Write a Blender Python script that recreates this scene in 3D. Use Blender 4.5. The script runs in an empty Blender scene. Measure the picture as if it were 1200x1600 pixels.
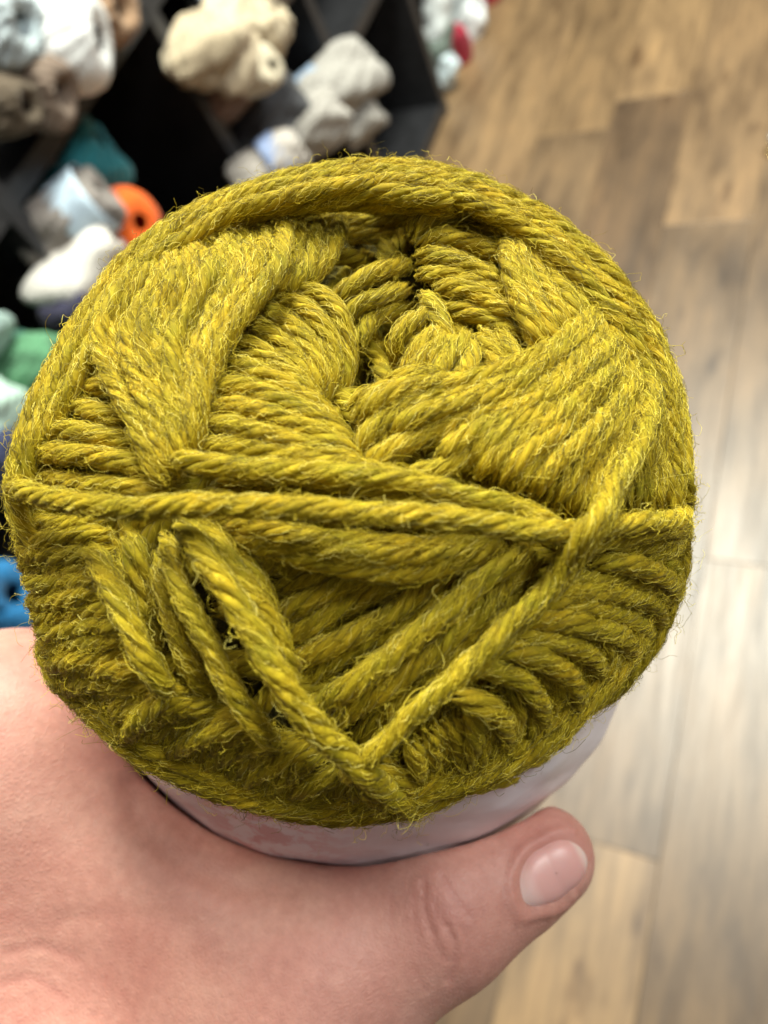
import bpy, bmesh, math, random
import numpy as np

# ------------------------------------------------------------------ camera
scene = bpy.context.scene
FPX = 1156.0                         # focal length in pixels of the 1200x1600 photograph
CAMH = 1.32                          # phone held 1.32 m above the shop floor
_V1 = np.array([900., -2600., FPX]); _V2 = np.array([-2240., -261., FPX])
_n = np.cross(_V1, _V2); _n /= np.linalg.norm(_n); _n *= np.sign(_n[2])
WZ = -_n
WY = _V1/np.linalg.norm(_V1); WY = WY-WZ*(WY@WZ); WY /= np.linalg.norm(WY)
WX = np.cross(WY, WZ)
M = np.stack([WX, WY, WZ])           # camera axes (x right, y down, z forward) -> world
CAM = np.array([0., 0., CAMH])
cam = bpy.data.cameras.new('camera'); camo = bpy.data.objects.new('camera', cam)
scene.collection.objects.link(camo); scene.camera = camo
from mathutils import Matrix, Vector
_r, _u, _b = M@np.array([1., 0, 0]), M@np.array([0, -1., 0]), M@np.array([0, 0, -1.])
camo.matrix_world = Matrix(((_r[0], _u[0], _b[0], 0), (_r[1], _u[1], _b[1], 0), (_r[2], _u[2], _b[2], CAMH), (0, 0, 0, 1)))
cam.sensor_fit = 'VERTICAL'; cam.sensor_height = 36.0; cam.sensor_width = 27.0
cam.lens = 36.0*FPX/1600.0
cam.clip_start = 0.005; cam.clip_end = 60.0
cam.dof.use_dof = True; cam.dof.focus_distance = 0.078; cam.dof.aperture_fstop = 20.0

# ------------------------------------------------------------------ light
world = bpy.data.worlds.new('World'); scene.world = world; world.use_nodes = True
bg = world.node_tree.nodes['Background']
bg.inputs[0].default_value = (1.0, 0.86, 0.74, 1); bg.inputs[1].default_value = 0.035

def area(name, loc, target, sx, sy, power, col):
    l = bpy.data.lights.new(name, 'AREA'); l.shape = 'RECTANGLE'; l.size = sx; l.size_y = sy
    l.energy = power; l.color = col
    o = bpy.data.objects.new(name, l); scene.collection.objects.link(o)
    o.location = loc
    o.rotation_euler = (Vector(target)-Vector(loc)).to_track_quat('-Z', 'Y').to_euler()
    return o
area('ceiling_or_fill_lamp', (-0.15, 1.75, 2.95), (-0.15, 1.75, 0), 0.6, 1.5, 170, (0.97, 1.0, 0.88))
area('ceiling_or_fill_lamp', (-1.15, 0.55, 2.95), (-1.0, 0.55, 0), 0.6, 1.2, 29, (1.0, 0.93, 0.82))
area('ceiling_or_fill_lamp', (1.5, 1.2, 2.95), (1.5, 1.2, 0), 0.6, 1.2, 80, (0.97, 1.0, 0.96))

area('ceiling_or_fill_lamp', (1.7, -0.55, 2.95), (1.7, -0.55, 0), 0.6, 1.2, 9, (1.0, 0.96, 0.98))  # unseen fill lamp, added to brighten the label and thumb from the right

scene.view_settings.view_transform = 'Standard'; scene.view_settings.look = 'None'
scene.view_settings.exposure = 0.0; scene.view_settings.gamma = 1.0
scene.view_settings.use_curve_mapping = False
scene.render.engine = 'CYCLES'
scene.cycles.use_denoising = True
scene.cycles.denoiser = 'OPENIMAGEDENOISE'
scene.cycles.denoising_input_passes = 'RGB_ALBEDO_NORMAL'
scene.cycles.denoising_prefilter = 'ACCURATE'
scene.cycles.max_bounces = 6

# ------------------------------------------------------------------ helpers
rng = np.random.default_rng(7)
random.seed(7)
COL = scene.collection
def tag(o, label=None, cat=None, group=None, kind=None):
    if label: o['label'] = label
    if cat: o['category'] = cat
    if group: o['group'] = group
    if kind: o['kind'] = kind
    return o
def empty(name, loc):
    o = bpy.data.objects.new(name, None); COL.objects.link(o); o.location = loc
    o.empty_display_size = 0.02
    return o
def mesh_np(name, verts, faces, smooth=True):
    """verts (n,3), faces (m,k) with one k"""
    me = bpy.data.meshes.new(name)
    v = np.asarray(verts, np.float32); fc = np.asarray(faces, np.int32)
    me.vertices.add(len(v)); me.vertices.foreach_set('co', v.ravel())
    k = fc.shape[1]
    me.loops.add(fc.size); me.loops.foreach_set('vertex_index', fc.ravel())
    me.polygons.add(len(fc)); me.polygons.foreach_set('loop_start', np.arange(0, fc.size, k, dtype=np.int32))
    if smooth: me.polygons.foreach_set('use_smooth', np.ones(len(fc), bool))
    me.update(calc_edges=True)
    return me
def obj(name, me, mat=None, parent=None, loc=None):
    o = bpy.data.objects.new(name, me); COL.objects.link(o)
    if mat and not me.materials: me.materials.append(mat)
    if parent: o.parent = parent
    if loc is not None: o.location = loc
    return o
def box_bm(bm, x0, x1, y0, y1, z0, z1):
    r = bmesh.ops.create_cube(bm, size=1)
    for v in r['verts']:
        v.co = Vector(((x0+x1)/2+v.co.x*(x1-x0), (y0+y1)/2+v.co.y*(y1-y0), (z0+z1)/2+v.co.z*(z1-z0)))
def box_mesh(name, x0, x1, y0, y1, z0, z1, bevel=0.002):
    bm = bmesh.new(); box_bm(bm, x0, x1, y0, y1, z0, z1)
    if bevel: bmesh.ops.bevel(bm, geom=bm.edges[:], offset=bevel, segments=2, affect='EDGES', profile=0.5)
    me = bpy.data.meshes.new(name); bm.to_mesh(me); bm.free()
    return me
def c2w(P):
    """camera-space centimetres -> world metres"""
    return CAM + (np.asarray(P, float)*0.01)@M.T
def ray(px, py):
    px = np.asarray(px, float); py = np.asarray(py, float)
    return np.stack([(px-600)/FPX, (py-800)/FPX, np.ones_like(px)], -1)
def pz(px, py, z):
    """pixel + depth in cm -> camera-space point"""
    return ray(px, py)*z
def wpt(px, py, x=None, z=None, d=None):
    """world point on the ray of a pixel, on a plane of constant x or z or at a depth (m)"""
    r = M@ray(px, py)
    if x is not None: return CAM+r*((x-CAM[0])/r[0])
    if z is not None: return CAM+r*((z-CAM[2])/r[2])
    return CAM+r*d
def catmull(P, n):
    P = np.asarray(P, float)
    if len(P) == 2:
        t = np.linspace(0, 1, n)[:, None]; return P[0]*(1-t)+P[1]*t
    Q = np.vstack([2*P[0]-P[1], P, 2*P[-1]-P[-2]])
    seg = np.linalg.norm(np.diff(P[:, :2], axis=0), axis=1); cum = np.r_[0, np.cumsum(seg)]
    s = np.linspace(0, cum[-1], n); k = np.clip(np.searchsorted(cum, s, 'right')-1, 0, len(P)-2)
    t = ((s-cum[k])/np.maximum(seg[k], 1e-9))[:, None]
    p0, p1, p2, p3 = Q[k], Q[k+1], Q[k+2], Q[k+3]
    return 0.5*((2*p1)+(-p0+p2)*t+(2*p0-5*p1+4*p2-p3)*t**2+(-p0+3*p1-3*p2+p3)*t**3)

class NT:
    def __init__(self, name):
        self.m = bpy.data.materials.new(name); self.m.use_nodes = True
        self.t = self.m.node_tree; self.b = self.t.nodes['Principled BSDF']
    def n(self, typ, **kw):
        nd = self.t.nodes.new(typ)
        for k, v in kw.items(): setattr(nd, k, v)
        return nd
    def l(self, a, b): self.t.links.new(a, b)
    def noise(self, vec, scale, detail=4, rough=0.55):
        nd = self.n('ShaderNodeTexNoise'); nd.inputs['Scale'].default_value = scale
        nd.inputs['Detail'].default_value = detail; nd.inputs['Roughness'].default_value = rough
        if vec is not None: self.l(vec, nd.inputs['Vector'])
        return nd
    def ramp(self, fac, stops):
        nd = self.n('ShaderNodeValToRGB'); e = nd.color_ramp.elements
        while len(e) < len(stops): e.new(0.5)
        for i, (p, c) in enumerate(stops): e[i].position = p; e[i].color = (*c, 1)
        self.l(fac, nd.inputs[0]); return nd
    def mix(self, fac, a, b, blend='MIX'):
        nd = self.n('ShaderNodeMix', data_type='RGBA', blend_type=blend)
        for s, v in ((0, fac), (6, a), (7, b)):
            if isinstance(v, (int, float)): nd.inputs[s].default_value = v
            elif isinstance(v, tuple): nd.inputs[s].default_value = (*v, 1)
            else: self.l(v, nd.inputs[s])
        return nd.outputs[2]
    def bump(self, h, strength, dist):
        nd = self.n('ShaderNodeBump'); nd.inputs['Strength'].default_value = strength
        nd.inputs['Distance'].default_value = dist; self.l(h, nd.inputs['Height'])
        self.l(nd.outputs[0], self.b.inputs['Normal']); return nd
    def mapping(self, vec, scale, loc=None):
        nd = self.n('ShaderNodeMapping'); nd.inputs['Scale'].default_value = scale
        self.l(vec, nd.inputs['Vector'])
        if loc is not None: self.l(loc, nd.inputs['Location'])
        return nd.outputs[0]

# ------------------------------------------------------------------ materials
def mat_wood():
    k = NT('wood_plank'); tc = k.n('ShaderNodeTexCoord').outputs['Object']
    oi = k.n('ShaderNodeObjectInfo')
    mul = k.n('ShaderNodeVectorMath', operation='SCALE'); mul.inputs['Scale'].default_value = 37.0
    comb = k.n('ShaderNodeCombineXYZ')
    for i in range(3): k.l(oi.outputs['Random'], comb.inputs[i])
    k.l(comb.outputs[0], mul.inputs[0])
    v1 = k.mapping(tc, (9, 2.2, 7), mul.outputs[0])
    v2 = k.mapping(tc, (60, 4, 60), mul.outputs[0])
    v3 = k.mapping(tc, (11, 3.5, 5), mul.outputs[0])
    a = k.noise(v1, 1.6, 5, 0.6); g = k.noise(v2, 1.5, 6, 0.65); kn = k.noise(v3, 2.0, 3, 0.5)
    base = k.ramp(oi.outputs['Random'], [(0.0, (0.12, 0.076, 0.043)), (0.25, (0.29, 0.19, 0.096)), (0.45, (0.155, 0.103, 0.06)), (0.7, (0.24, 0.157, 0.085)), (1.0, (0.41, 0.27, 0.135))])
    tone = k.ramp(a.outputs[0], [(0.30, (0.42, 0.385, 0.36)), (0.50, (0.90, 0.88, 0.85)), (0.70, (1.28, 1.22, 1.12))])
    grain = k.ramp(g.outputs[0], [(0.3, (0.72, 0.69, 0.66)), (0.6, (1.08, 1.07, 1.05))])
    knot = k.ramp(kn.outputs[0], [(0.24, (0.42, 0.36, 0.32)), (0.40, (1, 1, 1))])
    c = k.mix(1.0, base.outputs[0], tone.outputs[0], 'MULTIPLY')
    c = k.mix(1.0, c, grain.outputs[0], 'MULTIPLY')
    c = k.mix(1.0, c, knot.outputs[0], 'MULTIPLY')
    k.l(c, k.b.inputs['Base Color'])
    rr = k.ramp(g.outputs[0], [(0.3, (0.48,)*3), (0.7, (0.37,)*3)])
    k.l(rr.outputs[0], k.b.inputs['Roughness'])
    k.b.inputs['Specular IOR Level'].default_value = 0.85
    k.bump(g.outputs[0], 0.25, 0.001)
    return k.m
def mat_plain(name, col, rough=0.5, var=0.15, scale=60, bump=0.0, metal=0.0, sheen=0.0):
    k = NT(name); tc = k.n('ShaderNodeTexCoord').outputs['Object']
    nz = k.noise(tc, scale, 4)
    r = k.ramp(nz.outputs[0], [(0.3, tuple(c*(1-var) for c in col)), (0.7, tuple(min(1, c*(1+var)) for c in col))])
    k.l(r.outputs[0], k.b.inputs['Base Color'])
    k.b.inputs['Roughness'].default_value = rough; k.b.inputs['Metallic'].default_value = metal
    k.b.inputs['Sheen Weight'].default_value = sheen
    if bump: k.bump(nz.outputs[0], bump, 0.002)
    return k.m
YARN = (0.40, 0.315, 0.014)
def mat_yarn():
    k = NT('olive_yarn'); tc = k.n('ShaderNodeTexCoord'); oi = k.n('ShaderNodeObjectInfo')
    uv = k.mapping(tc.outputs['UV'], (1, 1, 1))
    fib = k.noise(k.mapping(uv, (1.0, 9.0, 1.0)), 1.1, 6, 0.7)
    big = k.noise(tc.outputs['Object'], 260, 3)
    r1 = k.ramp(fib.outputs[0], [(0.25, (0.115, 0.081, 0.002)), (0.5, (0.36, 0.262, 0.006)), (0.75, (0.68, 0.51, 0.02))])
    r2 = k.ramp(big.outputs[0], [(0.3, (0.72, 0.80, 0.9)), (0.7, (1.14, 1.04, 1.0))])
    r3 = k.ramp(oi.outputs['Random'], [(0.0, (0.94, 0.97, 1.0)), (1.0, (1.05, 1.02, 1.0))])
    c = k.mix(1.0, r1.outputs[0], r2.outputs[0], 'MULTIPLY'); c = k.mix(1.0, c, r3.outputs[0], 'MULTIPLY')
    k.l(c, k.b.inputs['Base Color'])
    k.b.inputs['Roughness'].default_value = 0.75; k.b.inputs['Specular IOR Level'].default_value = 0.2
    k.b.inputs['Sheen Weight'].default_value = 0.25; k.b.inputs['Sheen Roughness'].default_value = 0.4
    k.b.inputs['Sheen Tint'].default_value = (0.9, 0.85, 0.35, 1)
    k.bump(fib.outputs[0], 0.5, 0.0002)
    return k.m
def mat_fibre():
    k = NT('olive_fibre'); hi = k.n('ShaderNodeHairInfo')
    r = k.ramp(hi.outputs['Random'], [(0.0, (0.09, 0.072, 0.003)), (0.3, (0.29, 0.218, 0.006)), (0.6, (0.54, 0.405, 0.011)), (0.86, (0.84, 0.66, 0.05)), (1.0, (0.88, 0.76, 0.18))])
    k.l(r.outputs[0], k.b.inputs['Base Color'])
    k.b.inputs['Roughness'].default_value = 0.5; k.b.inputs['Specular IOR Level'].default_value = 0.35
    return k.m
def mat_skin():
    k = NT('skin'); tc = k.n('ShaderNodeTexCoord').outputs['Object']
    a = k.noise(tc, 70, 6, 0.65); f = k.noise(tc, 700, 4, 0.65)
    vo = k.n('ShaderNodeTexVoronoi', feature='DISTANCE_TO_EDGE'); vo.inputs['Scale'].default_value = 1500; k.l(tc, vo.inputs['Vector'])
    r = k.ramp(a.outputs[0], [(0.28, (0.50, 0.22, 0.175)), (0.5, (0.58, 0.29, 0.23)), (0.72, (0.64, 0.36, 0.285))])
    r2 = k.ramp(f.outputs[0], [(0.3, (0.90, 0.86, 0.85)), (0.7, (1.05, 1.05, 1.04))])
    at = k.n('ShaderNodeAttribute', attribute_name='blush')
    c = k.mix(1.0, r.outputs[0], r2.outputs[0], 'MULTIPLY')
    c = k.mix(at.outputs['Fac'], c, (0.48, 0.18, 0.15))
    k.l(c, k.b.inputs['Base Color'])
    k.b.inputs['Roughness'].default_value = 0.52; k.b.inputs['Specular IOR Level'].default_value = 0.4
    k.b.inputs['Subsurface Weight'].default_value = 0.22
    k.b.inputs['Subsurface Radius'].default_value = (1.0, 0.35, 0.2); k.b.inputs['Subsurface Scale'].default_value = 0.003
    ad = k.n('ShaderNodeMath', operation='MULTIPLY_ADD'); k.l(vo.outputs['Distance'], ad.inputs[0]); ad.inputs[1].default_value = 0.8; k.l(f.outputs[0], ad.inputs[2])
    k.bump(ad.outputs[0], 0.45, 0.0002)
    return k.m
def mat_nail():
    k = NT('nail'); at = k.n('ShaderNodeAttribute', attribute_name='tip')
    c = k.ramp(at.outputs['Fac'], [(0.0, (0.82, 0.58, 0.53)), (0.16, (0.78, 0.49, 0.44)), (0.26, (0.72, 0.39, 0.35)), (0.86, (0.72, 0.38, 0.34)), (0.92, (0.78, 0.54, 0.47)), (1.0, (0.80, 0.60, 0.53))])
    k.l(c.outputs[0], k.b.inputs['Base Color']); k.b.inputs['Roughness'].default_value = 0.4
    k.b.inputs['Subsurface Weight'].default_value = 0.2; k.b.inputs['Subsurface Scale'].default_value = 0.002
    tc = k.n('ShaderNodeTexCoord').outputs['Object']; nz = k.noise(tc, 300, 2); k.bump(nz.outputs[0], 0.1, 0.0002)
    return k.m
def mat_paper():
    k = NT('label_paper'); uv = k.n('ShaderNodeTexCoord').outputs['UV']
    tc = k.n('ShaderNodeTexCoord').outputs['Object']
    at = k.n('ShaderNodeAttribute', attribute_name='print')
    nz = k.noise(k.mapping(tc, (1, 1, 1)), 260, 4, 0.7)
    pr = k.ramp(nz.outputs[0], [(0.46, (0, 0, 0)), (0.56, (1, 1, 1))])
    mul = k.n('ShaderNodeMath', operation='MULTIPLY'); k.l(at.outputs['Fac'], mul.inputs[0]); k.l(pr.outputs[0], mul.inputs[1])
    m2 = k.n('ShaderNodeMath', operation='MULTIPLY'); k.l(mul.outputs[0], m2.inputs[0]); m2.inputs[1].default_value = 0.55
    c = k.mix(m2.outputs[0], (0.95, 0.88, 0.91), (0.66, 0.14, 0.14))
    k.l(c, k.b.inputs['Base Color']); k.b.inputs['Roughness'].default_value = 0.42
    k.b.inputs['Specular IOR Level'].default_value = 0.45
    big = k.noise(tc, 60, 3); k.bump(big.outputs[0], 0.5, 0.002)
    return k.m
M_WOOD = mat_wood(); M_YARN = mat_yarn(); M_FIB = mat_fibre(); M_SKIN = mat_skin(); M_NAIL = mat_nail(); M_PAPER = mat_paper()
M_BLACK = mat_plain('black_laminate', (0.018, 0.018, 0.02), 0.42, 0.3, 25)
M_UNDER = mat_plain('floor_underlay', (0.05, 0.035, 0.025), 0.8)
M_BRASS = mat_plain('brass', (0.75, 0.55, 0.22), 0.25, 0.05, 30, metal=1.0)
M_STEEL = mat_plain('grey_steel', (0.5, 0.5, 0.48), 0.35, 0.05, 30, metal=0.8)

# ------------------------------------------------------------------ floor
floor = obj('floor', box_mesh('floor', -6.0, 5.0, -3.0, 9.0, -0.05, -0.0105, 0), M_UNDER); tag(floor, kind='structure')
PW, PL = 0.1965, 1.375
plank_me = box_mesh('plank', -PW/2+0.0003, PW/2-0.0003, -PL/2+0.0003, PL/2-0.0003, -0.010, 0, 0.0007)
plank_me.materials.append(M_WOOD)
row_end = {0: 1.475, -1: 1.52+0.45, -2: 1.86, -3: 1.25, 1: 0.62, 2: 1.9, 3: 1.0}
for i in range(-7, 6):
    xc = -0.1875+i*PW+0.0
    e0 = row_end.get(i, 0.37*i % 1.375)
    for j in range(-2, 4):
        yc = e0+PL*(j+0.5)
        if yc < -1.4 or yc > 5.4: continue
        o = obj('plank', plank_me, None, floor, (xc, yc, 0))

# ------------------------------------------------------------------ shelf
SX = -1.004
shelf = empty('cube_shelf', (SX, 1.1, 0))
tag(shelf, 'black open cube shelf full of yarn, standing on the plank floor', 'shelf')
SL = np.array([SX, 1.1, 0.0])
M_EDGE = mat_plain('edge_banding', (0.03, 0.03, 0.033), 0.4, 0.2, 40)
def sboard(name, x0, x1, y0, y1, z0, z1):
    o = obj(name, box_mesh(name, x0-SL[0], x1-SL[0], y0-SL[1], y1-SL[1], z0, z1, 0.0015), M_BLACK, shelf)
    if name != 'back_panel': obj('edge_band', box_mesh('edge_band', x1-SL[0]+0.0002, x1-SL[0]+0.0018, y0-SL[1]+0.0004, y1-SL[1]-0.0004, z0+0.0004, z1-0.0004, 0.0004), M_EDGE, o)
    return o
DIV = [-0.29, 0.17, 0.63, 1.10, 1.56, 2.03]
BRD = [0.03, 0.455, 0.875, 1.30]
for y in DIV: sboard('side_panel' if y in (DIV[0], DIV[-1]) else 'divider', SX-0.38, SX, y-0.016, y+0.016, 0.0, 1.32)
for z in BRD:
    for k in range(len(DIV)-1):
        sboard('shelf_board', SX-0.38, SX-0.002, DIV[k]+0.0162, DIV[k+1]-0.0162, z-0.016, z+0.016)
sboard('back_panel', SX-0.392, SX-0.3805, DIV[0]-0.016, DIV[-1]+0.016, 0.0, 1.32)
# second unit further along the aisle
shelf2 = empty('cube_shelf', (SX-0.08, 2.35, 0))
tag(shelf2, 'black shelf unit farther along the aisle, past the end panel of the cube shelf', 'shelf')
def sboard2(name, x0, x1, y0, y1, z0, z1):
    return obj(name, box_mesh(name, x0-SX+0.08, x1-SX+0.08, y0-2.35, y1-2.35, z0, z1, 0.0015), M_BLACK, shelf2)
for y in (2.075, 2.54, 3.0): sboard2('side_panel', SX-0.46, SX-0.10, y-0.0125, y+0.0125, 0, 0.9)
for z in (0.03, 0.455, 0.88):
    for a, b in ((2.075, 2.54), (2.54, 3.0)): sboard2('shelf_board', SX-0.46, SX-0.102, a+0.0127, b-0.0127, z-0.0125, z+0.0125)
sboard2('back_panel', SX-0.472, SX-0.4605, 2.0625, 3.0125, 0, 0.9)

# ------------------------------------------------------------------ background yarn
def ortho(a):
    a = np.asarray(a, float); a = a/np.linalg.norm(a)
    h = np.array([0, 0, 1.]) if abs(a[2]) < 0.9 else np.array([1., 0, 0])
    u = np.cross(h, a); u /= np.linalg.norm(u); v = np.cross(a, u)
    return a, u, v
_bgm = {}
def bg_mat(col):
    if col not in _bgm: _bgm[col] = mat_plain('background_yarn', col, 0.85, 0.22, 120, 0.5, sheen=0.2)
    return _bgm[col]
def bg_skein(name, label, loc, axis, R, L, col, band=None, bandpos=(-0.25, 0.25), turns=9, ridge=0.09, hole=0.25, group='skeins on the shelves', lump=0.08, seed=0):
    r_ = np.random.default_rng(seed+int(abs(loc[0]*1000+loc[1]*777+loc[2]*555)))
    a, u, v = ortho(axis)
    e = empty(name, loc); tag(e, label, 'yarn', group)
    nt, nz = 96, 64
    s = np.linspace(-1, 1, nz)            # along a meridian
    ph = s*np.pi/2*0.97
    zz = np.sign(np.sin(ph))*np.abs(np.sin(ph))**0.75*L/2
    rho = R*np.abs(np.cos(ph))**0.45
    th = np.linspace(0, 2*np.pi, nt, endpoint=False)
    S, T = np.meshgrid(s, th, indexing='ij')
    k1, k2, k3 = r_.uniform(0, 6.28, 3)
    d = ridge*(np.abs(np.sin(0.5*(2*turns*T+13*S+k1+0.8*np.sin(3*T+2*S))))-0.5)+0.3*ridge*np.sin(7*T-9*S+k2)+lump*np.sin(2*T+3*S+k3)+lump*0.7*np.sin(3*T-4*S+k1)
    B0 = zz[:, None, None]/R*a+(rho/R)[:, None, None]*(np.cos(T)[..., None]*u+np.sin(T)[..., None]*v)
    for _ in range(7):
        kv = r_.normal(size=3); kv *= r_.uniform(1.8, 5.5)/np.linalg.norm(kv)
        d = d+lump*0.45*np.sin(B0@kv+r_.uniform(0, 6.28))
    RR = rho[:, None]*(1+d)
    ZZ = zz[:, None]*(1+0.4*d)-np.sign(zz)[:, None]*hole*L*np.exp(-(rho[:, None]/(0.33*R))**2)
    P = ZZ[..., None]*a+RR[..., None]*(np.cos(T)[..., None]*u+np.sin(T)[..., None]*v)
    idx = np.arange(nz*nt).reshape(nz, nt)
    q = np.stack([idx[:-1], np.roll(idx, -1, 1)[:-1], np.roll(idx, -1, 1)[1:], idx[1:]], -1).reshape(-1, 4)
    obj('yarn_body', mesh_np('yarn_body', P.reshape(-1, 3), q), bg_mat(col), e)
    if band:
        zb = np.linspace(bandpos[0]*L, bandpos[1]*L, 8)
        rb = R*1.075*(1+0.012*np.sin(3*th+k1))[None, :]*np.ones((8, 1))
        Pb = zb[:, None, None]*a+rb[..., None]*(np.cos(th)[:, None]*u+np.sin(th)[:, None]*v)[None]
        idx = np.arange(8*nt).reshape(8, nt)
        q = np.stack([idx[:-1], np.roll(idx, -1, 1)[:-1], np.roll(idx, -1, 1)[1:], idx[1:]], -1).reshape(-1, 4)
        o = obj('paper_band', mesh_np('paper_band', Pb.reshape(-1, 3), q), mat_plain('band_paper', band, 0.5, 0.35, 45), e)
        sm = o.modifiers.new('thickness', 'SOLIDIFY'); sm.thickness = 0.0006
    return e
W = wpt
OUT = (1.0, -0.25, 0.05)     # ends of skeins look out of the shelf
def put(name, label, px, py, x, axis, R, L, col, **kw):
    return bg_skein(name, label, W(px, py, x=x), axis, R, L, col, **kw)
# on the board above (left, top)
put('yarn_skein', 'big white skein with a pale blue band, topmost on the shelf at left', 70, 62, -0.98, (0.9, 0.35, -0.35), 0.072, 0.17, (0.86, 0.87, 0.84), lump=0.03, ridge=0.03, band=(0.62, 0.74, 0.85), bandpos=(-0.25, 0.12), hole=0.10)
put('yarn_skein', 'grey brown skein with a dark centre hole below the big white skein', 42, 142, -0.985, (1, 0.05, -0.25), 0.045, 0.14, (0.21, 0.15, 0.11), hole=0.30)
put('yarn_skein', 'tan brown skein with a dark hole at the top edge beside the white skein', 135, 12, -0.99, (1, 0.1, -0.2), 0.050, 0.14, (0.30, 0.18, 0.10), hole=0.30)
put('yarn_skein', 'dark brown skein at the left edge below the grey brown skein', -8, 165, -0.985, (1, 0.1, -0.2), 0.038, 0.12, (0.11, 0.08, 0.05), hole=0.2)
put('yarn_skein', 'pale grey blue skein at the left edge beside the big white skein', -22, 40, -0.985, (1, 0.1, -0.2), 0.055, 0.14, (0.42, 0.48, 0.50), hole=0.2)
# compartment with the orange ball
put('yarn_skein', 'teal skein at the back of the compartment above the pale blue band', 108, 268, -1.08, (0.6, 0.5, 0.1), 0.072, 0.17, (0.012, 0.17, 0.20), band=(0.42, 0.42, 0.40), bandpos=(-0.06, 0.10), hole=0.1)
put('yarn_skein', 'grey skein wearing a pale blue paper band, left of the orange ball', 105, 345, -1.00, (0.75, 0.62, 0.12), 0.050, 0.16, (0.25, 0.22, 0.20), band=(0.52, 0.64, 0.78), bandpos=(0.02, 0.40), hole=0.1)
put('yarn_skein', 'bright orange yarn ball with a small dark centre hole', 190, 350, -0.985, (1, -0.15, 0.12), 0.055, 0.11, (0.88, 0.125, 0.004), lump=0.02, hole=0.05, ridge=0.02, turns=14)
put('yarn_skein', 'off white skein lying below the orange ball', 120, 425, -0.985, (0.55, 0.8, 0.12), 0.046, 0.17, (0.74, 0.70, 0.64), hole=0.1, ridge=0.02)
put('yarn_skein', 'dark navy skein peeking out below the off white skein', 108, 487, -0.975, (1, 0.2, 0), 0.022, 0.10, (0.02, 0.018, 0.05), hole=0.1)
# lower left, green and blue
put('yarn_skein', 'mid green skein at the left, between two pale green ones', 48, 575, -0.96, (0.8, 0.5, 0.1), 0.042, 0.12, (0.10, 0.28, 0.14), hole=0.1)
put('yarn_skein', 'dark green skein in shade behind the mid green one', 20, 590, -1.02, (0.8, 0.5, 0.1), 0.055, 0.14, (0.03, 0.13, 0.09), hole=0.1)
put('yarn_skein', 'pale mint skein at the left edge, above the mid green skein', -26, 522, -0.97, (0.3, 1, 0.2), 0.030, 0.08, (0.32, 0.44, 0.40), hole=0.1)
put('yarn_skein', 'pale mint skein at the left edge, below the mid green skein', -6, 645, -0.95, (0.3, 1, 0.2), 0.032, 0.09, (0.50, 0.68, 0.58), hole=0.1)
put('yarn_skein', 'navy skein at the left edge between pale mint and blue yarn', -10, 720, -0.97, (1, 0.1, 0), 0.05, 0.12, (0.03, 0.04, 0.10), hole=0.1)
put('yarn_skein', 'bright blue skein at the left edge just above the hand', -24, 940, -0.93, (0.9, 0.3, 0.1), 0.055, 0.13, (0.008, 0.16, 0.38), band=(0.45, 0.62, 0.75), bandpos=(-0.45, -0.15), hole=0.1)
# beige and grey, centre top
BG = dict(hole=0.03, ridge=0.10, turns=4, lump=0.13)
put('yarn_skein', 'cream beige hank, leftmost lump of the beige pile beside the divider', 312, 78, -0.965, (0.5, 0.8, 0.35), 0.046, 0.13, (0.46, 0.375, 0.25), **BG)
put('yarn_skein', 'cream beige hank at the top of the beige pile', 345, 42, -0.965, (0.4, 0.9, -0.2), 0.046, 0.13, (0.52, 0.43, 0.29), **BG)
put('yarn_skein', 'cream beige hank in the middle of the beige pile', 358, 90, -0.945, (0.5, 0.8, 0.5), 0.044, 0.12, (0.54, 0.44, 0.30), **BG)
put('yarn_skein', 'cream beige hank, upper right lump of the beige pile', 408, 50, -0.955, (0.7, 0.3, 0.6), 0.047, 0.11, (0.49, 0.40, 0.27), **BG)
put('yarn_skein', 'small round cream beige ball, lowest of the beige pile', 403, 112, -0.93, (1, -0.1, 0.2), 0.040, 0.085, (0.64, 0.56, 0.41), hole=0.03, ridge=0.03)
put('yarn_skein', 'dusky rose brown skein under the cream beige pile', 352, 135, -1.01, (0.6, 0.6, 0.1), 0.055, 0.15, (0.25, 0.16, 0.12), hole=0.1)
put('yarn_skein', 'mushroom grey skein with pale blue band behind the beige pile', 385, -10, -1.08, (0.5, 0.8, 0.1), 0.07, 0.24, (0.30, 0.25, 0.21), band=(0.6, 0.72, 0.82), bandpos=(-0.42, -0.25), hole=0.1)
GR = dict(hole=0.05, ridge=0.09, turns=6, lump=0.12)
put('yarn_skein', 'light grey skein with a blue grey band, upper of the grey ones', 530, 132, -0.985, (0.75, 0.75, 0.08), 0.066, 0.20, (0.34, 0.32, 0.29), band=(0.30, 0.40, 0.54), bandpos=(-0.42, -0.16), **GR)
put('yarn_skein', 'light grey skein with a white band, lower left of the grey ones', 485, 200, -0.955, (0.78, 0.72, 0.05), 0.052, 0.17, (0.37, 0.345, 0.31), band=(0.62, 0.66, 0.74), bandpos=(-0.42, -0.22), **GR)
put('yarn_skein', 'small light grey skein, lower right of the grey ones', 562, 190, -0.965, (0.8, 0.6, 0.2), 0.045, 0.11, (0.33, 0.31, 0.28), **GR)
put('yarn_skein', 'charcoal skein in shade left of the light grey skeins', 425, 195, -1.02, (0.75, 0.75, 0.08), 0.075, 0.18, (0.055, 0.055, 0.06), hole=0.14)
put('yarn_skein', 'pale skein with navy band peeking over the olive skein top', 420, 262, -0.95, (0.78, 0.72, 0.05), 0.05, 0.16, (0.42, 0.38, 0.34), band=(0.20, 0.26, 0.42), bandpos=(0.0, 0.25), hole=0.1)
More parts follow.
